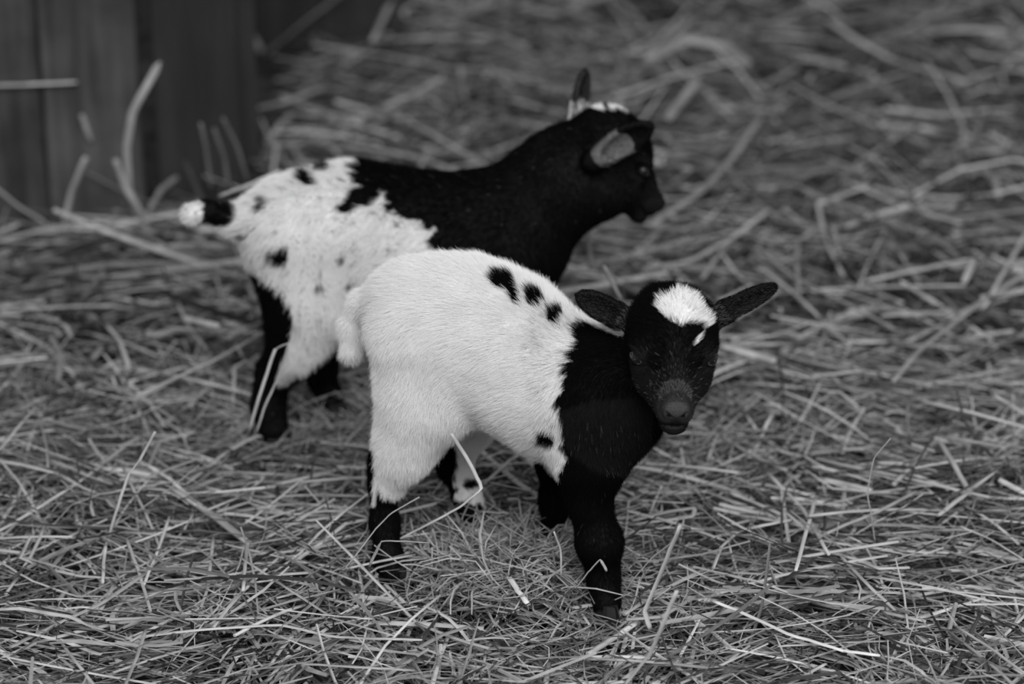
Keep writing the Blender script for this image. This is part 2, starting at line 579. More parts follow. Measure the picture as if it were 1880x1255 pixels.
def head_prims(c, fwd, dors, ears, prims_fur=0.0035, s=1.0):
    """c cranium centre; fwd towards the nose; dors towards the forehead; local coordinates in millimetres (a forward, b dorsal, c lateral)"""
    u = unit(fwd); n = unit(dors - u * np.dot(dors, u)); l = np.cross(n, u)
    M = np.stack([u, n, l])
    S = 0.001 * s
    W = lambda a, b, cc: c + (u * a + n * b + l * cc) * S
    out = []
    back = -u
    def cn(p1, r1, p2, r2, k=7, fur=prims_fur, groom=None, stand=0.3):
        out.append(Prim('cone', W(*p1), W(*p2), r1 * S, r2 * S, k=k * S, fur=fur, groom=back if groom is None else groom, stand=stand))
    def el(p, rad, k=6, fur=prims_fur, rot=None, sub=False, groom=None, stand=0.3):
        R = M if rot is None else rot
        out.append(Prim('ell', W(*p), M=R, rad=np.array(rad) * S, k=k * S, fur=fur, groom=back if groom is None else groom, sub=sub, stand=stand))
    el((-4, 1, 0), (31, 29, 28.5), k=8, fur=0.006)                  # skull
    el((9, 7, 0), (24, 21, 25), k=8, fur=0.008)                     # forehead
    for sg in (1, -1):
        cn((4, -10, sg * 13), 17, (30, -13, sg * 11.5), 12.5, k=9)  # cheeks
        cn((30, -13, sg * 11), 12, (54, -16, sg * 4.5), 7.5, k=8, fur=0.0028)
        el((22, -2, sg * 21), (13, 6, 5), k=8)                      # cheekbone below the eye
    cn((22, 2, 0), 19, (56, -5, 0), 9.0, k=9, fur=0.0028)           # bridge and muzzle
    cn((22, -16, 0), 15, (58, -21, 0), 8.5, k=8, fur=0.0028)        # jaw
    el((65.5, -5.5, 0), (7.5, 7.0, 9.0), k=5, fur=0.0012)           # nose pad
    for sg in (1, -1):
        el((60, -12, sg * 5.2), (10.5, 8.0, 7.2), k=3, fur=0.0016)  # upper lip
        el((67.5, -4.5, sg * 5.2), (4.6, 4.2, 3.6), k=3, fur=0.001) # nostril wing
    el((61.5, -24.5, 0), (8.5, 5.6, 9.0), k=3, fur=0.0018)          # chin
    for sg in (1, -1):
        el((25, 10, sg * 22), (9.5, 6, 6), k=8)                     # brow
        el((28, 4.5, sg * 28.0), (7.5, 5.0, 5), k=4, sub=True)      # eye socket
        cn((73.6, -8.2, sg * 2.6), 1.5, (71.5, -4.0, sg * 6.4), 1.5, k=1.0); out[-1].sub = True      # nostril
        cn((73.5, -8.5, 0), 0.8, (72, -17.5, 0), 0.7, k=1.2); out[-1].sub = True    # philtrum
        cn((71.5, -18.6, 0), 1.3, (68, -19.4, 7 * sg), 1.1, k=1.2); out[-1].sub = True    # mouth line
        cn((68, -19.4, 7 * sg), 1.1, (52, -17.5, 12.5 * sg), 0.9, k=1.2); out[-1].sub = True
    for (p0, p1, nrm, wid, thick) in ears:
        p0 = np.asarray(p0); p1 = np.asarray(p1)
        ax = unit(p1 - p0); ln = np.linalg.norm(p1 - p0)
        nr = unit(nrm - ax * np.dot(nrm, ax)); sd = np.cross(ax, nr)
        R = np.stack([ax, nr, sd])
        mid = (p0 + p1) / 2
        out.append(Prim('ell', mid, M=R, rad=(ln * 0.53, thick, wid), k=0.004 * s, fur=0.0026, groom=ax, stand=0.1))
        out.append(Prim('cone', p0 - ax * 0.006, p0 + ax * ln * 0.2, 0.0085 * s, 0.006 * s, k=0.008 * s, fur=0.004, groom=ax, stand=0.3))
        out.append(Prim('ell', mid + nr * thick * 0.85 + ax * ln * 0.02, M=R, rad=(ln * 0.44, thick * 1.05, wid * 0.76), k=0.0012, sub=True))
    eyes = []
    for sg in (1, -1):
        look = u * 0.55 + n * 0.30 + l * sg * 0.9
        eyes.append((W(28.5, 4.8, sg * 23.6), 5.4 * S, look, np.cross(unit(look), unit(u * 0.7 - l * sg)), True))
    return out, eyes, (u, n, l, W)


# ================================================================ near goat
def near_goat():
    pr = []
    bodydir = unit(at(770, 575, 1.765) - at(1100, 690, 1.70))           # from shoulder to rump
    g_flank = unit(bodydir * 0.9 + np.array([0, 0, -0.55]))
    g_down = np.array([0, 0, -1.0])
    T = lambda p1, p2, **k: pr.append(cone(p1, p2, **k))
    # trunk
    T((768, 568, 1.768, 80), (838, 592, 1.758, 104), k=0.03, fur=0.010, groom=g_flank)
    T((838, 592, 1.758, 104), (925, 640, 1.745, 114), k=0.03, fur=0.010, groom=g_flank)
    T((925, 640, 1.745, 114), (1024, 716, 1.725, 104), k=0.03, fur=0.010, groom=g_flank)
    T((1024, 716, 1.725, 104), (1098, 732, 1.708, 84), k=0.03, fur=0.008, groom=g_flank)
    T((1100, 730, 1.700, 84), (1135, 755, 1.690, 60), k=0.03, fur=0.008, groom=g_down)
    # neck
    T((1098, 698, 1.71, 70), (1178, 655, 1.69, 58), k=0.03, fur=0.007, groom=g_flank)
    T((1135, 745, 1.685, 62), (1205, 688, 1.675, 50), k=0.025, fur=0.006, groom=g_down)
    # right hind leg (nearest the camera)
    T((779, 640, 1.745, 82), (776, 740, 1.737, 59), k=0.03, fur=0.010, groom=unit([-.2, 0, -1]))
    T((776, 740, 1.737, 59), (743, 822, 1.736, 38), k=0.03, fur=0.010, groom=unit([-.2, 0, -1]))
    T((743, 822, 1.736, 38), (714, 886, 1.739, 23), k=0.02, fur=0.009, groom=unit([-.1, 0, -1]))
    T((702, 850, 1.745, 22), (706, 960, 1.740, 21), k=0.012, fur=0.004, groom=g_down)
    T((706, 960, 1.740, 21), (712, 1025, 1.728, 24), k=0.01, fur=0.003, groom=g_down)
    T((712, 1025, 1.728, 24), (722, 1052, 1.718, 21), k=0.008, fur=0.003, groom=g_down)
    # left hind leg
    T((815, 650, 1.785, 70), (862, 782, 1.80, 30), k=0.03, fur=0.009, groom=g_down)
    T((862, 782, 1.80, 30), (834, 850, 1.815, 24), k=0.015, fur=0.008, groom=g_down)
    T((830, 845, 1.815, 22), (858, 915, 1.81, 20), k=0.012, fur=0.004, groom=g_down)
    T((858, 915, 1.81, 20), (874, 955, 1.80, 22), k=0.01, fur=0.003, groom=g_down)
    # right front leg
    T((1090, 760, 1.685, 80), (1084, 850, 1.675, 46), k=0.03, fur=0.007, groom=g_down)
    T((1084, 850, 1.675, 46), (1080, 915, 1.674, 29), k=0.02, fur=0.006, groom=g_down)
    T((1080, 915, 1.674, 29), (1100, 990, 1.668, 36), k=0.015, fur=0.005, groom=g_down)
    T((1101, 1000, 1.668, 35), (1108, 1058, 1.670, 24), k=0.012, fur=0.004, groom=g_down)
    T((1108, 1058, 1.670, 24), (1114, 1104, 1.660, 25), k=0.01, fur=0.003, groom=g_down)
    # left front leg
    T((1035, 760, 1.745, 60), (1022, 850, 1.765, 28), k=0.03, fur=0.006, groom=g_down)
    T((1022, 850, 1.765, 28), (1020, 915, 1.768, 22), k=0.012, fur=0.005, groom=g_down)
    T((1020, 915, 1.768, 23), (1014, 985, 1.768, 19), k=0.012, fur=0.004, groom=g_down)
    # tail, hanging down behind
    T((735, 545, 1.775, 42), (672, 560, 1.785, 22), k=0.018, fur=0.010, groom=unit([-.9, 0, -.7]))
    T((672, 560, 1.785, 22), (650, 600, 1.785, 18), k=0.006, fur=0.009, groom=unit([-.4, 0, -1]), stand=0.3)
    T((650, 600, 1.785, 17), (645, 645, 1.780, 14), k=0.006, fur=0.008, groom=unit([0.05, 0, -1]), stand=0.3)
    # head, turned to the camera and held low
    c = at(1233, 612, 1.66)
    vr, vu, vt = RT, UP, -FW
    fwd = vr * 0.005 - vu * 0.70 + vt * 0.71
    dors = vr * 0.03 + vu * 0.71 + vt * 0.70
    e0l = at(1158, 592, 1.68); e1l = at(1060, 541, 1.69)
    e0r = at(1306, 584, 1.675); e1r = at(1424, 526, 1.695)
    ears = [(e0l, e1l, vt * 0.9 - vu * 0.3 + vr * -.1, 0.0098, 0.0042), (e0r, e1r, vt * 0.75 - vu * 0.55, 0.0088, 0.0042)]
    hp, eyes, frame = head_prims(c, fwd, dors, ears, s=1.02)
    pr += hp
    u, n, l, W = frame

    def ell(px, py, cx, cy, rx, ry, rot=0.0):
        a = math.radians(rot); dx, dy = px - cx, py - cy
        X = dx * math.cos(a) + dy * math.sin(a); Y = -dx * math.sin(a) + dy * math.cos(a)
        return (X / rx) ** 2 + (Y / ry) ** 2 - 1

    def white(P):
        px, py = to_px(P)
        wob = 9 * wav(P, 220, 3.1) + 6 * wav(P, 520, 8.0)
        # boundary across the shoulder: x as a function of y
        bx = np.interp(py, [480, 560, 600, 645, 680, 740, 800, 840, 870, 900], [1070, 1078, 1068, 1055, 1032, 1026, 1034, 1040, 1030, 985])
        w = (px + wob) < bx
        # hind shanks black
        low = np.interp(px, [640, 680, 700, 745, 780, 900], [800, 812, 905, 905, 900, 930])
        w &= (py + wob) < low
        w &= ~((px < 692 + wob * .3) & (py > 788))
        w |= (np.abs(px - 692 + (py - 880) * 0.1) < 4) & (py > 860) & (py < 925)
        w &= ~(ell(px + wob * .5, py + wob * .5, 929, 522, 26, 15, 25) < 0)
        w &= ~(ell(px + wob * .4, py + wob * .4, 948, 545, 8, 19, -15) < 0)
        w &= ~(ell(px + wob * .4, py + wob * .5, 984, 553, 18, 14, 35) < 0)
        w &= ~(ell(px + wob * .4, py + wob * .5, 1021, 584, 12, 20, 0) < 0)
        w &= ~(ell(px + wob * .5, py + wob * .5, 1003, 800, 15, 12, 0) < 0)
        w &= ~(ell(px, py, 649, 664, 11, 6, 10) < 0)
        # left hind leg: black hock and patches
        far_leg = (px > 780) & (py > 785) & (P[:, 1] > 1.772)
        w = np.where(far_leg & (px < 838 + wob * 0.6), False, w)
        w = np.where(far_leg & (ell(px, py, 862, 885, 14, 10) < 0), False, w)
        w = np.where((P[:, 1] > 1.75) & (px > 960) & (py > 835), False, w)
        # crown patch
        inl = P - c
        a_, b_, l_ = inl @ u, inl @ n, inl @ l
        hd = (b_ > 0.004) & (np.linalg.norm(inl, axis=1) < 0.05)
        jag = 5 * wav(P, 1300, 2.0)
        top_ = -7 + np.interp(px, [1208, 1215, 1226, 1240, 1247, 1262, 1283, 1290, 1302], [572, 552, 547, 542, 536, 540, 556, 572, 592]) + jag
        bot_ = -7 + np.interp(px, [1208, 1222, 1238, 1250, 1262, 1272, 1283, 1296, 1302], [574, 590, 600, 608, 603, 600, 602, 612, 604]) + 0.5 * jag
        cr = (px > 1208) & (px < 1302) & (py > top_) & (py < bot_)
        cr |= ell(px, py, 1279, 624, 3.5, 13, 30) < 0
        w = np.where(hd & cr, True, w)
        # pale line down the crest behind the ear
        cre = (np.abs(py - np.interp(px, [1060, 1100, 1150], [587, 600, 616])) < 4.5) & (px > 1060) & (px < 1150) & (P[:, 1] > 1.655) & (np.linalg.norm(P - c, axis=1) > 0.034)
        w = np.where(cre, True, w)
        return w

    def in_ear(P):
        return ((P @ RT) - 0 < at(1152, 590, 1.675)[0]) & (P[:, 1] < 1.705) & (P[:, 2] > at(1150, 625, 1.685)[2]) & (np.linalg.norm(P - (e0l + e1l) / 2, axis=1) < 0.024) | \
               (np.linalg.norm(P - (e0r + e1r) / 2, axis=1) < 0.026)

    def tone(P):
        w = white(P)
        t = np.where(w, 0.84, 0.006)
        inl = P - c; a_ = inl @ u
        mz = (np.linalg.norm(inl, axis=1) < 0.11) & (a_ > 0.030) & (np.abs(inl @ l) < 0.03)
        t = np.where(mz & ~w, 0.006 + 0.020 * np.clip((a_ - 0.045) / 0.018, 0, 1) * ((inl @ n) > -0.022), t)
        for e in eyes:
            t = np.where(~w & (np.linalg.norm(P - e[0], axis=1) < 0.0095), 0.014, t)
        pad = np.linalg.norm(P - W(70, -5, 0), axis=1) < 0.0085
        t = np.where(pad, 0.040, t)  # lighter pad skin, with the wet-nose highlight put into its tone
        for sg in (1, -1):      # shade of nostril hollows and mouth crease painted into the skin tone
            t = np.where(np.linalg.norm(P - W(72.3, -5.6, sg * 4.9), axis=1) < 0.0021, 0.004, t)
            t = np.where((a_ > 0.05) & (np.abs((P - c) @ n + 0.0188) < 0.0013) & mz, 0.003, t)
        t = np.where(in_ear(P), 0.007, t)
        return t

    def ftone(P, r):
        w = white(P)
        t = np.where(w, 0.85 + 0.10 * r, 0.0025 + 0.003 * r)
        inl = P - c; a_, b_ = inl @ u, inl @ n
        near = (np.linalg.norm(inl, axis=1) < 0.11)
        t = np.where(near & w & (r > 0.9), 0.25, t)
        l_ = inl @ l
        cheek = near & (a_ > 0.022) & (np.abs(l_) > 0.010) & (b_ < 0.004)
        t = np.where(cheek & ~w, 0.007 + 0.014 * r, t)
        mz = near & (a_ > 0.054)
        t = np.where(mz, 0.009 + 0.02 * r, t)
        t = np.where(mz & (b_ < -0.022), 0.008, t)
        t = np.where(near & (a_ > 0.032) & (r > 0.993), 0.25, t)
        t = np.where(near & (a_ > 0.044) & (a_ < 0.054) & (r > 0.95), 0.20, t)
        band = near & (np.abs(a_ - 0.0565) < 0.0035) & (b_ > -0.006) & (r > 0.45)
        t = np.where(band, 0.16, t)
        for (p0, p1, nv, wd) in ((e0l, e1l, ears[0][2], ears[0][3]), (e0r, e1r, ears[1][2], ears[1][3])):
            ax = unit(p1 - p0); ln = np.linalg.norm(p1 - p0); nr = unit(nv - ax * np.dot(nv, ax)); sd = np.cross(ax, nr)
            q = P - (p0 + p1) / 2
            A_, N_, S_2 = q @ ax / (ln * 0.53), q @ nr, q @ sd / wd
            rad = np.sqrt(A_ ** 2 + S_2 ** 2)
            ine = (rad < 1.15) & (np.abs(N_) < 0.009)
            inner = ine & (rad < 0.86) & (N_ > -0.0022)
            t = np.where(ine, 0.006, t)
            t = np.where(inner, np.where(r > 0.80, 0.09, 0.008), t)
            bs = (np.abs(q @ ax + ln * 0.5) < 0.0075) & (np.abs(N_) < 0.014) & (np.abs(S_2) < 1.3)
            t = np.where(bs & (r > 0.72), 0.18, t)
        for e in eyes:
            t = np.where(~w & (np.linalg.norm(P - e[0], axis=1) < 0.0095), 0.007 + 0.016 * r, t)
        # pale flecks in the black coat
        t = np.where((~w) & (~near) & (r > 0.9992), 0.22, t)
        return t

    def skip(P):
        s = np.zeros(len(P), bool)
        for e in eyes:
            s |= np.linalg.norm(P - e[0], axis=1) < e[1] * 1.25
        inl = P - c
        a_ = inl @ u
        s |= (a_ > 0.068) & (np.linalg.norm(inl, axis=1) < 0.11)
        return s

    def comb(P, G):
        inl = P - c
        lat = (inl @ l) - float((at(1246, 590, 1.64) - c) @ l)
        on = (np.linalg.norm(inl, axis=1) < 0.045) & ((inl @ n) > 0.008)
        return G + np.where(on, np.clip(lat / 0.011, -1, 1) * 0.75, 0)[:, None] * l

    fd = np.array([0.93, -0.37, 0])
    hooves = [(np.array([*at(722, 1066, 1.718)[:2], -0.006]), fd), (np.array([*at(880, 970, 1.80)[:2], -0.004]), fd),
              (np.array([*at(1116, 1118, 1.655)[:2], -0.004]), np.array([0.6, -0.8, 0])), (np.array([*at(1012, 996, 1.765)[:2], -0.004]), fd)]
    root, body = grow_goat('goat_kid', 'white and black goat kid in front, facing the camera with a white crown patch', pr, tone, ftone,
                     400000, 0.000065, 0.0013, (float(at(940, 640, 1.74)[0]), 1.74, 0.0), eyes, hooves, skip, comb=comb)
    return pr


# ================================================================ far goat
def far_goat():
    pr = []
    T = lambda p1, p2, **k: pr.append(cone(p1, p2, **k))
    bodydir = unit(at(550, 420, 2.0) - at(960, 440, 2.05))
    g_flank = unit(bodydir * 0.9 + np.array([0, 0, -0.5]))
    g_down = np.array([0, 0, -1.0])
    T((545, 412, 2.00, 84), (650, 420, 2.01, 104), k=0.03, fur=0.010, groom=g_flank, stand=0.5)
    T((650, 420, 2.01, 104), (770, 444, 2.02, 110), k=0.03, fur=0.009, groom=g_flank)
    T((770, 444, 2.02, 110), (890, 448, 2.035, 110), k=0.03, fur=0.006, groom=g_flank)
    T((890, 448, 2.035, 110), (945, 450, 2.045, 88), k=0.03, fur=0.006, groom=g_flank)
    T((930, 400, 2.045, 74), (1020, 322, 2.05, 64), k=0.03, fur=0.005, groom=g_flank)
    T((1020, 322, 2.05, 64), (1085, 270, 2.05, 57), k=0.03, fur=0.005, groom=g_flank)
    T((948, 440, 2.04, 64), (1045, 335, 2.04, 58), k=0.03, fur=0.005, groom=g_down)
    T((1050, 345, 2.04, 52), (1118, 345, 2.035, 46), k=0.03, fur=0.004, groom=g_down)
    # hind legs
    T((555, 450, 1.985, 84), (565, 560, 1.975, 62), k=0.03, fur=0.010, groom=unit([-.2, 0, -1]), stand=0.5)
    T((565, 560, 1.975, 62), (545, 640, 1.97, 40), k=0.025, fur=0.010, groom=g_down, stand=0.5)
    T((545, 640, 1.97, 38), (508, 690, 1.975, 24), k=0.02, fur=0.008, groom=g_down)
    T((500, 680, 1.98, 28), (492, 745, 1.975, 27), k=0.012, fur=0.004, groom=g_down)
    T((492, 745, 1.975, 27), (502, 785, 1.968, 26), k=0.01, fur=0.003, groom=g_down)
    T((540, 470, 2.02, 70), (560, 580, 2.03, 46), k=0.03, fur=0.008, groom=g_down)
    T((560, 580, 2.03, 44), (588, 668, 2.03, 28), k=0.02, fur=0.006, groom=g_down)
    T((580, 660, 2.035, 27), (602, 728, 2.03, 23), k=0.012, fur=0.004, groom=g_down)
    T((602, 728, 2.03, 19), (614, 758, 2.02, 20), k=0.01, fur=0.003, groom=g_down)
    # front legs (behind the near goat)
    T((935, 480, 2.01, 62), (925, 600, 2.005, 30), k=0.03, fur=0.006, groom=g_down)
    T((925, 600, 2.005, 28), (925, 690, 2.005, 22), k=0.012, fur=0.004, groom=g_down)
    T((925, 690, 2.005, 22), (932, 755, 2.00, 20), k=0.012, fur=0.003, groom=g_down)
    T((930, 480, 2.07, 58), (950, 590, 2.08, 28), k=0.03, fur=0.006, groom=g_down)
    T((950, 590, 2.08, 26), (955, 660, 2.08, 21), k=0.012, fur=0.004, groom=g_down)
    T((955, 660, 2.08, 21), (960, 715, 2.075, 19), k=0.012, fur=0.003, groom=g_down)
    # tail, held out behind
    T((500, 400, 1.995, 40), (428, 402, 1.985, 20), k=0.02, fur=0.010, groom=unit([-1, 0, -.5]), stand=0.6)
    T((428, 402, 1.985, 18), (380, 386, 1.975, 13), k=0.008, fur=0.006, groom=unit([-1, 0, .1]), stand=0.4)
    T((380, 386, 1.975, 13), (352, 392, 1.970, 15), k=0.006, fur=0.006, groom=unit([-.8, 0, -.6]), stand=0.8)
    c = at(1118, 268, 2.04)
    vr, vu, vt = RT, UP, -FW
    fwd = vr * 0.66 - vu * 0.62 - vt * 0.33
    dors = vr * 0.55 + vu * 0.80 + vt * 0.12
    e0a = at(1062, 222, 2.075); e1a = at(1074, 128, 2.085)
    e0b = at(1098, 290, 2.005); e1b = at(1196, 228, 1.985)
    ears = [(e0a, e1a, vt * 0.4 - vu * 0.2 + vr * 0.6, 0.0105, 0.005), (e0b, e1b, vt * 0.9 - vu * 0.5, 0.0125, 0.005)]
    hp, eyes, frame = head_prims(c, fwd, dors, ears, s=0.98)
    pr += hp
    u, n, l, W = frame

    def ell(px, py, cx, cy, rx, ry, rot=0.0):
        a = math.radians(rot); dx, dy = px - cx, py - cy
        X = dx * math.cos(a) + dy * math.sin(a); Y = -dx * math.sin(a) + dy * math.cos(a)
        return (X / rx) ** 2 + (Y / ry) ** 2 - 1

    def white(P):
        px, py = to_px(P)
        wob = 12 * wav(P, 180, 3.1) + 8 * wav(P, 430, 8.0)
        bx = np.interp(py, [280, 310, 335, 350, 375, 395, 405, 420, 450, 480, 560, 640, 690],
                       [655, 650, 645, 700, 712, 722, 775, 788, 798, 820, 840, 700, 600])
        w = (px + wob * .8) < bx
        for (cx, cy, rx, ry, rot) in ((512, 465, 20, 17, 10), (568, 330, 17, 12, 35), (485, 371, 9, 14, 15), (600, 311, 14, 6, 0), (668, 360, 32, 18, -15),
                                      (640, 378, 16, 9, 0), (626, 474, 9, 9, 0), (582, 524, 7, 7, 0), (640, 520, 6, 7, 0), (628, 334, 5, 5, 0), (450, 430, 6, 5, 0), (470, 415, 5, 5, 0)):
            w &= ~(ell(px + wob * .45, py - wob * .45, cx, cy, rx, ry, rot) < 0)
        # black backs of the hind legs, black shanks
        bl = np.interp(py, [440, 480, 520, 560, 600, 660, 700, 720], [400, 452, 512, 536, 540, 520, 505, 490])
        w &= ~((px + wob * .3 < bl) & (py > 430))
        w &= ~((py + wob * .4) > np.interp(px, [500, 520, 560, 600, 640], [700, 700, 680, 640, 600]))
        w &= ~((P[:, 1] > 2.008) & (py > 560))
        tail = px < 432 + wob * .4
        w = np.where(tail, (px < 374) | (py > 412), w)
        inl = P - c
        hd = np.linalg.norm(inl, axis=1) < 0.06
        top = inl @ n
        cl = np.interp(px, [1080, 1100, 1115, 1140, 1165, 1175], [192, 200, 204, 202, 216, 230])
        cap = hd & (top > 0.008) & (px > 1084) & (px < 1172) & (py < cl + 2) & ~((px > 1113) & (px < 1122))
        w = np.where(cap, True, w)
        w = np.where((np.linalg.norm(P - (e0a + (e1a - e0a) * 0.04), axis=1) < 0.016) & (P[:, 1] > 2.06), True, w)
        return w & ~((px > 900) & ~(w & hd) & ~(np.linalg.norm(P - e0a, axis=1) < 0.02))

    def ear_pale(P):
        dd = np.linalg.norm(P - (e0b + (e1b - e0b) * 0.28), axis=1)
        nr = unit(vt * 0.9 - vu * 0.5)
        return (dd < 0.0185) & (((P - e0b) @ nr) > -0.002)

    def ear_b(P):
        return (np.linalg.norm(P - (e0a + e1a) / 2, axis=1) < 0.022)

    def tone(P):
        t = np.where(white(P), 0.76, 0.006)
        sp_ = (wav(P, 900, 4) > 0.5) & (wav(P, 150, 2) > 0.0)
        t = np.where((t > 0.5) & sp_, 0.15, t)
        t = np.where(ear_b(P), 0.03, t)
        return np.where(ear_pale(P), 0.16, t)

    def ftone(P, r):
        w = white(P)
        t = np.where(w, 0.78 + 0.16 * r, 0.0025 + 0.003 * r)
        fl = (wav(P, 420, 4) + 0.6 * wav(P, 900, 1) > 0.72) & w
        t = np.where(fl & (r < 0.4), 0.10, t)
        t = np.where(ear_pale(P), 0.03 + 0.30 * r * (0.6 + 0.4 * wav(P, 500, 3)), t)
        t = np.where(ear_pale(P) & (np.linalg.norm(P - (e0b + (e1b - e0b) * 0.36), axis=1) < 0.006), 0.02, t)
        t = np.where((~w) & (r > 0.9985) , 0.2, t)
        return t

    def skip(P):
        s = np.zeros(len(P), bool)
        for e in eyes:
            s |= np.linalg.norm(P - e[0], axis=1) < e[1] * 1.12
        return s

    fd = np.array([1.0, 0.15, 0])
    hooves = [(np.array([*at(510, 796, 1.965)[:2], -0.004]), fd), (np.array([*at(620, 768, 2.015)[:2], -0.004]), fd),
              (np.array([*at(936, 770, 2.0)[:2], -0.004]), fd), (np.array([*at(964, 730, 2.075)[:2], -0.004]), fd)]
    grow_goat('goat_kid', 'black goat kid with a speckled white rump behind the other kid, looking away', pr, tone, ftone,
              190000, 0.00010, 0.0018, (float(at(740, 700, 2.02)[0]), 2.02, 0.0), eyes, hooves, skip)
    return pr


PR_NEAR = near_goat()
PR_FAR = far_goat()

# ================================================================ hay
def strands(P, w, th, tone, sides=3, roll=None, taper=0.35):
    """P (n,k,3) centre lines; w half width, th half thickness; flattened prism of 3 or more sides, ends closed"""
    n, k, _ = P.shape
    T = np.zeros_like(P)
    T[:, 1:-1] = P[:, 2:] - P[:, :-2]; T[:, 0] = P[:, 1] - P[:, 0]; T[:, -1] = P[:, -1] - P[:, -2]
    T /= np.linalg.norm(T, axis=2, keepdims=True) + 1e-9
    up = np.zeros_like(P); up[..., 2] = 1.0
    up = np.where(np.abs(T[..., 2:3]) > 0.85, np.array([0, -1.0, 0]), up)
    S = np.cross(T, up); S /= np.linalg.norm(S, axis=2, keepdims=True) + 1e-9
    U = np.cross(S, T)
    if roll is not None:
        c, s = np.cos(roll)[:, None, None], np.sin(roll)[:, None, None]
        S, U = S * c + U * s, -S * s + U * c
    prof = np.ones(k)
    prof[-1] = 1 - taper; prof[0] = 1 - taper * 0.4
    ang = 2 * np.pi * np.arange(sides) / sides + (np.pi / 2 if sides == 3 else 0)
    V = np.zeros((n, k, sides, 3))
    W = w[:, None] * prof[None, :]; H = th[:, None] * prof[None, :]
    for q in range(sides):
        ca, sa = math.cos(ang[q]), math.sin(ang[q])
        V[:, :, q] = P + S * (W * ca)[..., None] + U * (H * sa)[..., None]
    V = V.reshape(-1, 3)
    base = (np.arange(n) * k * sides)[:, None, None, None]
    kk = np.arange(k - 1)[None, :, None, None] * sides
    q0 = np.arange(sides); q1 = (q0 + 1) % sides
    loc = np.stack([q0, q1, q1 + sides, q0 + sides], -1)[None, None]
    F = (base + kk + loc).reshape(-1, 4)
    return V, F, np.repeat(tone, k * sides)


def stalk_paths(x, y, z, az, pitch, ln, curve, kink, K=5, sag=0.0):
    n = len(x)
    t = np.linspace(-0.5, 0.5, K)
    P = np.zeros((n, K, 3))
    # integrate directions
    seg = ln / (K - 1)
    pos = np.zeros((n, K, 3))
    kpos = rng.integers(1, K - 1, n)
    for q in range(1, K):
        tq = (q - 0.5) / (K - 1) - 0.5
        a = az + curve * tq + np.where(q - 1 >= kpos, kink, 0)
        p = pitch - sag * tq
        pos[:, q, 0] = pos[:, q - 1, 0] + np.cos(a) * np.cos(p) * seg
        pos[:, q, 1] = pos[:, q - 1, 1] + np.sin(a) * np.cos(p) * seg
        pos[:, q, 2] = pos[:, q - 1, 2] + np.sin(p) * seg
    mid = pos.mean(1, keepdims=True)
    P = pos - mid + np.stack([x, y, z], -1)[:, None, :]
    return P


SOLID = [p for p in PR_NEAR if not p.sub] , [p for p in PR_FAR if not p.sub]


def clear_of_goats(P, margin=0.003):
    n, K, _ = P.shape
    # test the points and the midpoints between them
    Q = np.concatenate([P, (P[:, 1:] + P[:, :-1]) / 2], 1)
    m = Q.shape[1]
    flat = Q.reshape(-1, 3)
    bad = np.zeros(len(flat), bool)
    for S_ in SOLID:
        lo = np.min([p.bounds()[0] for p in S_], 0) - 0.01; hi = np.max([p.bounds()[1] for p in S_], 0) + 0.01
        ins = np.where(((flat > lo) & (flat < hi)).all(1))[0]
        if len(ins) == 0: continue
        d = np.full(len(ins), 1.0)
        for p in S_: d = np.minimum(d, p.dist(flat[ins]))
        bad[ins] |= d < margin
    wallhit = (flat[:, 0] < xl + 0.005) & (flat[:, 1] > WALL_Y - 0.004)
    wallhit |= (flat[:, 0] < -0.285) & (flat[:, 0] > xl - 0.01) & (flat[:, 1] > 2.612)
    wallhit |= (flat[:, 0] < -0.14) & (flat[:, 1] > 3.13)
    bad |= wallhit
    return ~bad.reshape(n, m).any(1)


def scatter(n, y0, y1, xw, wr, lr, zr, pitch_sd, tone_lo, tone_hi, curve=0.5, kinkp=0.25, sag=0.3):
    y = rng.uniform(y0, y1, n)
    x = rng.uniform(-1, 1, n) * (xw[0] + (xw[1] - xw[0]) * (y - y0) / (y1 - y0))
    flow = 1.2 * np.sin(x * 9 + y * 5) + 1.0 * np.sin(x * 4 - y * 11 + 1) + rng.normal(0, 0.75, n)
    az = np.arctan2(0.7 * np.sin(flow), np.cos(flow)) + rng.integers(0, 2, n) * np.pi
    z = height(x, y) + rng.uniform(zr[0], zr[1], n)
    pitch = rng.normal(0, pitch_sd, n)
    w = rng.uniform(wr[0], wr[1], n)
    ln = rng.uniform(lr[0], lr[1], n) * rng.uniform(0.6, 1.0, n)
    z = z + np.abs(np.sin(pitch)) * ln * 0.22
    kk = np.where(rng.random(n) < kinkp, rng.normal(0, 0.8, n), rng.normal(0, 0.08, n))
    P = stalk_paths(x, y, z, az, pitch, ln, rng.normal(0, curve, n), kk, K=5, sag=rng.normal(sag * 0.3, sag, n))
    tone = tone_lo + (tone_hi - tone_lo) * rng.beta(1.6, 2.2, n)
    tone = np.where(rng.random(n) < 0.26, rng.uniform(0.015, 0.07, n), tone)      # a random share of darker stalks
    ok = clear_of_goats(P)
    return P[ok], w[ok], tone[ok]


def hay_object(name, sets, mat, parent=None):
    Vs, Fs, Ts = [], [], []
    o = 0
    for (P, w, tone, flat) in sets:
        V, F, t = strands(P, w, w * flat, tone, 3, roll=rng.normal(0, 0.45, len(w)))
        Vs.append(V); Fs.append(F + o); Ts.append(t); o += len(V)
    me = np_mesh(name, np.concatenate(Vs), np.concatenate(Fs), tone=np.concatenate(Ts), smooth=False, mat=mat)
    return link(name, me, parent)


sets = []
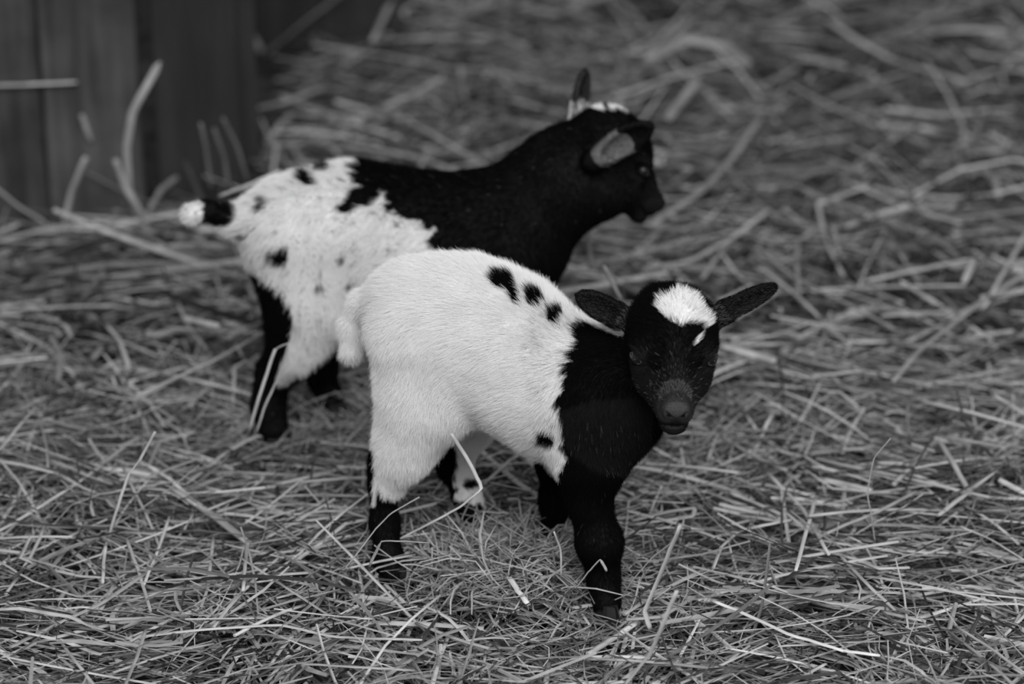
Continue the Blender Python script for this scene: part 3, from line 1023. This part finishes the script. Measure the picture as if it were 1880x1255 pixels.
# front: much fine stuff, blades, a few broad straws
sets.append((*scatter(12500, 1.25, 2.15, (0.60, 0.75), (0.0004, 0.0009), (0.03, 0.13), (-0.018, 0.012), 0.19, 0.05, 0.52, 0.8), 0.45))
sets.append((*scatter(10500, 1.25, 2.15, (0.60, 0.75), (0.0008, 0.0018), (0.05, 0.18), (-0.024, 0.011), 0.16, 0.06, 0.60, 0.5), 0.35))
sets.append((*scatter(1300, 1.25, 2.15, (0.60, 0.75), (0.0014, 0.0024), (0.06, 0.20), (-0.010, 0.010), 0.10, 0.25, 0.62, 0.2), 0.4))
# behind: coarser
sets.append((*scatter(7500, 2.15, 3.3, (0.75, 1.05), (0.0010, 0.0020), (0.06, 0.20), (-0.026, 0.015), 0.20, 0.03, 0.30, 0.5), 0.4))
sets.append((*scatter(4300, 2.15, 3.3, (0.75, 1.05), (0.0020, 0.0038), (0.08, 0.28), (-0.022, 0.018), 0.16, 0.04, 0.58, 0.5), 0.4))
sets.append((*scatter(5500, 3.3, 5.2, (1.05, 1.6), (0.0022, 0.0045), (0.10, 0.30), (-0.022, 0.020), 0.17, 0.04, 0.55, 0.5), 0.4))


def tuft(n, c, r, zr, lr=(0.03, 0.09), wr=(0.0004, 0.001), psd=0.35):
    "fine hay trodden up around a hoof"
    x = c[0] + rng.normal(0, r, n); y = c[1] + rng.normal(0, r * 0.8, n)
    ln = rng.uniform(*lr, n)
    pitch = rng.normal(0, psd, n)
    z = height(x, y) + rng.uniform(zr[0], zr[1], n)
    P = stalk_paths(x, y, z, rng.uniform(0, 2 * np.pi, n), pitch, ln, rng.normal(0, 0.9, n), rng.normal(0, 0.5, n), K=5, sag=rng.normal(0.2, 0.6, n))
    tone = 0.08 + 0.42 * rng.beta(1.6, 2.2, n)
    ok = clear_of_goats(P, 0.001)
    return P[ok], rng.uniform(*wr, n)[ok], tone[ok], 0.45


for (px, py, n_, r_, h_) in ((715, 1075, 60, 0.022, 0.018), (1075, 1110, 120, 0.022, 0.020), (1130, 1130, 80, 0.018, 0.016), (880, 1000, 150, 0.028, 0.016),
                             (1005, 1020, 130, 0.024, 0.020), (930, 1050, 500, 0.045, 0.020), (610, 800, 130, 0.030, 0.022), (510, 822, 100, 0.03, 0.018), (560, 815, 100, 0.03, 0.02)):
    g_ = ground(px, py)
    sets.append(tuft(n_, g_, r_, (0.002, h_)))
hay = hay_object('hay', sets, M_HAY)
tag(hay, 'thick bed of loose dry hay covering the barn floor', 'hay', kind='stuff')


# ---------------------------------------------------------------- single straws
def straw(label, width, tone, pts, lift=0.014, mode='lie', Y=None, group=None, sides=8, flat=0.38):
    """pts in pixels; lie: follows the hay surface; stand: rises upright from its lowest point; at: at depth Y"""
    if mode == 'lie':
        P = [ground(px, py, lift - (0.003 if py > 740 else -0.012 if py > 560 else -0.020)) for px, py in pts]
    else:
        if Y is None:
            lowest = max(pts, key=lambda q: q[1])
            Y = float(ground(lowest[0], lowest[1], 0.0)[1])
        P = [at(px, py, Y) for px, py in pts]
    P = np.array(P)
    # subdivide with slight rounding at the bends
    n = 5
    Q = []
    for i in range(len(P) - 1):
        for q in range(n):
            Q.append(P[i] + (P[i + 1] - P[i]) * q / n)
    Q.append(P[-1]); Q = np.array(Q)
    R = Q.copy(); R[1:-1] = 0.12 * Q[:-2] + 0.76 * Q[1:-1] + 0.12 * Q[2:]
    R[1:-1] += rng.normal(0, 0.00012, (len(R) - 2, 3))
    lng = float(np.linalg.norm(R[-1] - R[0]))
    c = R.mean(0)
    hw = width * 0.5 * scale_at(c)
    V, F, t = strands((R - c)[None], np.array([hw * 0.92]), np.array([hw * flat]), np.array([tone]), sides, taper=0.25, roll=rng.normal(0, 0.35, 1))
    m = len(R)
    # streaked, unevenly bleached
    along = 1 + 0.16 * np.sin(np.linspace(0, rng.uniform(3, 9), m) + rng.uniform(0, 6)) + rng.normal(0, 0.06, m)
    round_ = 1 + rng.normal(0, 0.12, sides)
    t = t * np.repeat(along, sides) * np.tile(round_, m)
    # node rings
    F = [tuple(f) for f in F]
    F.append(tuple(range(sides))[::-1]); F.append(tuple((m - 1) * sides + q for q in range(sides)))
    me = bpy.data.meshes.new('straw')
    me.from_pydata([tuple(v) for v in V], [], F)
    at_ = me.attributes.new('tone', 'FLOAT', 'POINT'); at_.data.foreach_set('value', t.astype(np.float32))
    me.polygons.foreach_set('use_smooth', [len(f) == 4 for f in F])
    me.materials.append(M_STRAW)
    o = link('straw', me, None, c)
    tag(o, label, 'straw', group)
    return o


L_, S_, A_ = 'lie', 'stand', 'at'
GW = 'straws by the plank wall'; GB = 'straws on the hay behind the kids'; GF = 'straws on the hay in front'
STRAWS = [
    # (label, width px, tone, points, lift, mode, Y, group)
    ('pale straight straw jutting level across the left wall plank', 15, .50, [(-30, 158), (60, 155), (142, 151)], 0, A_, 2.524, GW),
    ('tall bent straw leaning up beside the plank edge', 15, .42, [(293, 115), (268, 160), (243, 205), (232, 270), (236, 345), (256, 405)], 0, A_, 2.47, GW),
    ('curved straw crossing the foot of the tall bent one', 14, .36, [(211, 292), (232, 350), (275, 412)], 0, A_, 2.45, GW),
    ('short straw bit clinging upright to the wall plank', 12, .30, [(149, 210), (168, 262)], 0, A_, 2.525, GW),
    ('slim bent straw rising at the foot of the wall plank', 13, .33, [(158, 288), (132, 350), (118, 410)], 0, A_, 2.48, GW),
    ('straw sloping down to the hay at the far left wall foot', 16, .34, [(-20, 335), (35, 380), (85, 410)], 0, A_, 2.46, GW),
    ('straw hanging down in the dark recess past the planks', 15, .34, [(422, 5), (450, 48), (480, 96)], 0, A_, 3.125, GW),
    ('long dim straw leaning right out of the dark recess', 14, .20, [(640, -20), (560, 40), (478, 108)], 0, A_, 3.11, GW),
    ('thick pale straw angled over the raised tail', 15, .42, [(514, 313), (455, 340), (402, 360)], 0, A_, 2.16, GW),
    ('leftmost upright stem of the tuft by the planks', 8, .12, [(368, 225), (378, 270), (388, 345)], 0, A_, 2.45, GW),
    ('second upright stem of the tuft by the planks', 8, .13, [(392, 235), (412, 290), (420, 345)], 0, A_, 2.44, GW),
    ('slanted stem of the tuft by the planks', 8, .12, [(408, 215), (436, 270), (455, 335)], 0, A_, 2.46, GW),
    ('bent pale straw on dark hay right of the planks', 15, .34, [(598, 160), (520, 188), (448, 204)], .02, L_, None, GB),
    ('bright straw bit pointing down at the top edge', 18, .42, [(716, 5), (684, 75)], .02, L_, None, GB),
    ('broad blurred straw lying behind the black back', 18, .34, [(815, 40), (900, 62), (965, 85)], .02, L_, None, GB),
    ('long straight straw slanting down to the black back', 12, .26, [(685, 185), (800, 250), (905, 312)], .02, L_, None, GB),
    ('straw leaning up just above the black back', 11, .28, [(785, 280), (765, 318)], .02, L_, None, GB),
    ('broad bright straw slanting at the top right', 20, .40, [(1520, 38), (1580, 78), (1640, 112), (1775, 152)], .022, L_, None, GB),
    ('bent straw pair end beside the raised far ear', 17, .36, [(1285, 145), (1255, 180), (1226, 218)], .02, L_, None, GB),
    ('arched straw over the hay at top centre right', 20, .30, [(1185, 112), (1260, 72), (1330, 85), (1375, 120)], .02, L_, None, GB),
    ('long straw running up right from the far muzzle', 14, .30, [(1398, 215), (1345, 290), (1290, 350), (1195, 412)], .02, L_, None, GB),
    ('hooked straw right of the far kid face', 13, .30, [(1345, 312), (1280, 290), (1225, 280), (1205, 305)], .02, L_, None, GB),
    ('upright straw below the far kid jaw', 13, .34, [(1078, 408), (1086, 495)], 0, A_, 2.14, GB),
    ('short slanted straw above the left ear', 11, .30, [(1108, 488), (1142, 555)], 0, A_, 2.02, GB),
    ('pale forked straw reaching up right of the far kid', 12, .38, [(1412, 384), (1340, 440), (1265, 480), (1180, 492)], .016, L_, None, GB),
    ('lower branch lying along the pale forked straw', 10, .34, [(1340, 445), (1310, 480), (1290, 510)], .016, L_, None, GB),
    ('long straw slanting down right of the raised ear', 12, .30, [(1395, 462), (1460, 510), (1540, 550), (1645, 605)], .016, L_, None, GB),
    ('level straw lying right behind the ear tip', 14, .34, [(1500, 532), (1600, 526), (1772, 524)], .016, L_, None, GB),
    ('bright bent straw above the level one at right', 15, .42, [(1590, 515), (1700, 492), (1790, 474), (1770, 518)], .018, L_, None, GB),
    ('bright slim straw leaning at the right edge', 13, .50, [(1885, 425), (1845, 495), (1805, 565)], .02, L_, None, GB),
    ('thin upright stem behind the raised ear', 8, .26, [(1462, 480), (1468, 552)], .02, L_, None, GB),
    ('pale straw bit lying right beside the near kid cheek', 17, .46, [(1328, 634), (1375, 648), (1425, 662)], .02, L_, None, GB),
    ('straw slanting up beside the near kid chin', 12, .32, [(1262, 712), (1320, 680), (1372, 660)], .018, L_, None, GB),
    ('bent straw curving past the right edge of the hay', 12, .30, [(1885, 500), (1800, 555), (1690, 640), (1640, 700)], .016, L_, None, GB),
    ('level straw at far right middle', 12, .32, [(1885, 672), (1780, 690), (1690, 705)], .016, L_, None, GB),
    ('slim straw slanting at the far right middle edge', 9, .42, [(1825, 724), (1885, 762)], .02, L_, None, GB),
    ('fallen pale straw bit in the middle right hay', 15, .40, [(1490, 690), (1590, 680)], .018, L_, None, GB),
    ('thin bent stalk at the left edge middle', 6, .34, [(12, 690), (70, 755), (86, 820), (88, 858)], .022, L_, None, GB),
    ('long slim straw slanting in the left middle hay', 9, .30, [(168, 690), (255, 728), (330, 775)], .018, L_, None, GB),
    ('short bright straw left of the dark hind legs', 15, .52, [(338, 583), (365, 590), (402, 598)], .022, L_, None, GB),
    ('long straw leading up to the dark hind legs', 12, .36, [(502, 598), (440, 635), (380, 668), (250, 725)], .018, L_, None, GB),
    ('upright folded straw leaning on the far kid shank', 7, .46, [(530, 630), (505, 640), (480, 715), (457, 792)], 0, A_, 1.90, GB),
    ('second stem of the folded straw by the far kid shank', 7, .46, [(530, 632), (512, 690), (488, 740), (470, 795)], 0, A_, 1.895, GB),
    ('thin bent straw standing in the left hay', 6, .52, [(285, 792), (258, 842), (236, 870), (216, 930), (199, 988)], 0, A_, 1.76, GF),
    ('bright straw ending against the near kid hind shank', 12, .55, [(662, 848), (600, 868), (490, 893)], .016, L_, None, GF),
    ('bent straw folded over left of the near kid', 11, .45, [(508, 802), (470, 800), (415, 830), (345, 886)], .018, L_, None, GF),
    ('curved pale straw at left middle', 11, .40, [(288, 795), (245, 806), (215, 830), (150, 880)], .018, L_, None, GF),
    ('long level straw across the left front hay', 9, .42, [(105, 925), (220, 900), (340, 880)], .016, L_, None, GF),
    ('broad flat blade lying slantwise at left', 18, .32, [(318, 896), (390, 945), (456, 996)], .018, L_, None, GF),
    ('level slim straw pointing to the near kid hind leg', 7, .42, [(480, 912), (560, 908), (672, 910)], .016, L_, None, GF),
    ('grey straw lying level behind the near kid shank', 9, .36, [(482, 838), (560, 838), (668, 828)], .016, L_, None, GF),
    ('bright bent straw under the white belly', 8, .50, [(828, 795), (860, 845), (886, 896), (845, 930), (800, 955), (735, 988)], 0, A_, 1.70, GF),
    ('straw running up under the white belly', 8, .40, [(888, 888), (935, 845), (975, 820)], .02, L_, None, GF),
    ('broad pale straw rising from the lower left corner', 14, .38, [(18, 1188), (80, 1158), (128, 1134), (182, 1110), (268, 1052)], .022, L_, None, GF),
    ('thin straw curving from the left edge', 7, .42, [(-5, 1028), (61, 1067), (141, 1095), (259, 1093)], .02, L_, None, GF),
    ('very long bright straw across the lower left', 10, .50, [(259, 1168), (364, 1156), (517, 1146), (606, 1168), (690, 1172), (775, 1174)], .02, L_, None, GF),
    ('long slim straw slanting over the lower left hay', 7, .42, [(440, 1022), (533, 1083), (614, 1136), (722, 1166)], .022, L_, None, GF),
    ('short bright straw crossing the long slanting one', 8, .55, [(503, 1117), (590, 1128), (684, 1136)], .024, L_, None, GF),
    ('thin curled stem standing at lower centre left', 4, .55, [(684, 1112), (672, 1160), (663, 1192), (647, 1218)], .02, L_, None, GF),
    ('short pale stem hanging below the standing straw', 7, .48, [(194, 998), (190, 1035), (189, 1070)], .02, L_, None, GF),
    ('slim straw slanting steeply in the left front', 7, .45, [(232, 988), (255, 1050), (277, 1122)], .02, L_, None, GF),
    ('straight slim straw crossing the steep one', 7, .48, [(311, 948), (290, 1010), (263, 1076)], .022, L_, None, GF),
    ('short upright straw with split top at left front', 8, .45, [(455, 990), (450, 1035), (446, 1084)], .02, L_, None, GF),
    ('level straw near the bottom edge left of centre', 7, .42, [(546, 1217), (650, 1224), (762, 1230)], .02, L_, None, GF),
    ('straw slanting off the bottom left edge', 8, .42, [(107, 1172), (140, 1215), (176, 1262)], .022, L_, None, GF),
    ('broad grey blade leaning off the bottom edge', 11, .32, [(267, 1156), (252, 1205), (228, 1262)], .02, L_, None, GF),
    ('curved stalk passing in front of the hind shank', 7, .38, [(770, 912), (720, 940), (690, 970), (660, 1010), (630, 1048)], 0, A_, 1.665, GF),
    ('looped stalk standing before the hind hoof', 6, .36, [(790, 996), (745, 993), (700, 992), (678, 1040)], 0, A_, 1.66, GF),
    ('pale straw lying level at lower centre left', 10, .52, [(651, 1093), (690, 1100), (728, 1102)], .02, L_, None, GF),
    ('short bright straw under the belly', 7, .60, [(884, 938), (936, 942)], .03, L_, None, GF),
    ('pale straw stub right of the hind shank', 9, .50, [(738, 986), (790, 978)], .022, L_, None, GF),
    ('thick bright stub with a frayed end at bottom centre', 13, .62, [(934, 1058), (952, 1085), (971, 1110)], .024, L_, None, GF),
    ('bent stalk pointing up before the front hoof', 6, .45, [(1057, 1080), (1080, 1050), (1102, 1026), (1114, 1048)], 0, A_, 1.585, GF),
    ('flat pale blade lying before the front hoof', 12, .46, [(1140, 1098), (1100, 1108), (1050, 1116)], .022, L_, None, GF),
    ('thin upright stalk between the front hooves', 4, .45, [(1017, 975), (1030, 1010), (1030, 1060)], 0, A_, 1.66, GF),
    ('pale straw standing tall right of the front hoof', 12, .52, [(1249, 964), (1218, 1040), (1183, 1122), (1194, 1155)], 0, A_, 1.56, GF),
    ('broad blade leaning at the bottom right of the hoof', 10, .44, [(1243, 1084), (1215, 1150), (1194, 1200), (1142, 1262)], 0, A_, 1.50, GF),
    ('thick pale straw lying below the front hoof', 14, .52, [(1080, 1200), (1125, 1172), (1172, 1140)], .022, L_, None, GF),
    ('long slim straw slanting at right of centre', 8, .46, [(1409, 867), (1475, 935), (1522, 1018)], .022, L_, None, GF),
    ('second slanting straw below the long slim one', 8, .44, [(1411, 913), (1445, 942), (1480, 972)], .02, L_, None, GF),
    ('bright slim straw leaning against the slanting pair', 8, .58, [(1498, 912), (1480, 975), (1461, 1047)], .026, L_, None, GF),
    ('long bright bowed straw at lower right', 9, .60, [(1306, 1101), (1380, 1132), (1444, 1162), (1548, 1194), (1616, 1203)], .024, L_, None, GF),
    ('broad long straw rising to the right', 13, .44, [(1682, 902), (1610, 940), (1552, 963), (1505, 985)], .02, L_, None, GF),
    ('pale straw slanting up at the right', 12, .46, [(1829, 861), (1775, 905), (1722, 946)], .02, L_, None, GF),
    ('bright straw end at the right edge', 12, .60, [(1834, 880), (1885, 906)], .022, L_, None, GF),
    ('bright level straw right of the near kid', 12, .58, [(1492, 856), (1545, 866), (1598, 884)], .02, L_, None, GF),
    ('grey straw lying under the bright level one', 11, .44, [(1510, 880), (1560, 890), (1600, 900)], .018, L_, None, GF),
    ('slim curved straw right of the front leg', 9, .46, [(1341, 904), (1390, 924), (1434, 944)], .02, L_, None, GF),
    ('peaked straw forming an upside-down V at right', 11, .34, [(1640, 890), (1680, 850), (1722, 806), (1750, 850), (1782, 908)], .02, L_, None, GF),
    ('slanting grey straw in the lower right hay', 9, .38, [(1544, 1020), (1590, 1070), (1644, 1120)], .022, L_, None, GF),
    ('bowed pale straw in the right middle front', 9, .52, [(1332, 1055), (1390, 1066), (1446, 1087)], .02, L_, None, GF),
    ('very long straw lying level at lower right', 8, .50, [(1428, 1186), (1540, 1180), (1639, 1175), (1740, 1198)], .018, L_, None, GF),
    ('straw slanting down to the right edge', 8, .48, [(1764, 966), (1822, 991), (1885, 1030)], .022, L_, None, GF),
    ('straight straw slanting off the lower right corner', 8, .48, [(1755, 1149), (1820, 1190), (1885, 1238)], .022, L_, None, GF),
    ('pale straw stub at the bottom right of centre', 10, .52, [(1516, 1218), (1480, 1238), (1440, 1260)], .02, L_, None, GF),
    ('level pale straw in the lower right', 8, .50, [(1614, 1078), (1740, 1084), (1885, 1099)], .02, L_, None, GF),
    ('thin dry seed stem standing at right', 3, .34, [(1635, 804), (1604, 841), (1592, 904), (1602, 958), (1607, 996)], 0, A_, 1.745, GF),
    ('looped straw right of the front leg', 10, .42, [(1160, 955), (1230, 938), (1276, 932), (1272, 948), (1165, 962)], .018, L_, None, GF),
    ('short broad straw lying right of the front leg', 12, .40, [(1320, 925), (1375, 938), (1440, 946)], .016, L_, None, GF),
    ('pale twig end poking out behind the front leg', 15, .55, [(1118, 898), (1146, 884)], .02, L_, None, GF),
]
for (lab, w, tn, pts, lift, mode, Yv, g) in STRAWS:
    straw(lab, w, tn * 0.88, pts, lift, mode, Yv, g)

# the other straws that show on top of the hay
P, w, tone = scatter(260, 1.42, 2.9, (0.36, 0.66), (0.0012, 0.0021), (0.07, 0.20), (0.006, 0.013), 0.10, 0.22, 0.58, 0.25, 0.3, 0.15)
for i in range(min(190, len(P))):
    c = P[i].mean(0)
    V, F, t = strands((P[i] - c)[None], w[i:i + 1] * (1 + 0.25 * (c[1] > 2.1)), w[i:i + 1] * 0.6, tone[i:i + 1], 6, taper=0.15)
    F = [tuple(f) for f in F] + [tuple(range(6))[::-1], tuple(4 * 6 + q for q in range(6))]
    me = bpy.data.meshes.new('straw')
    me.from_pydata([tuple(v) for v in V], [], F)
    a_ = me.attributes.new('tone', 'FLOAT', 'POINT'); a_.data.foreach_set('value', t.astype(np.float32))
    me.polygons.foreach_set('use_smooth', [len(f) == 4 for f in F])
    me.materials.append(M_STRAW)
    o = link('straw', me, None, c)
    tag(o, 'loose straw lying in the top of the hay among many alike', 'straw', 'loose straws in the top of the hay')
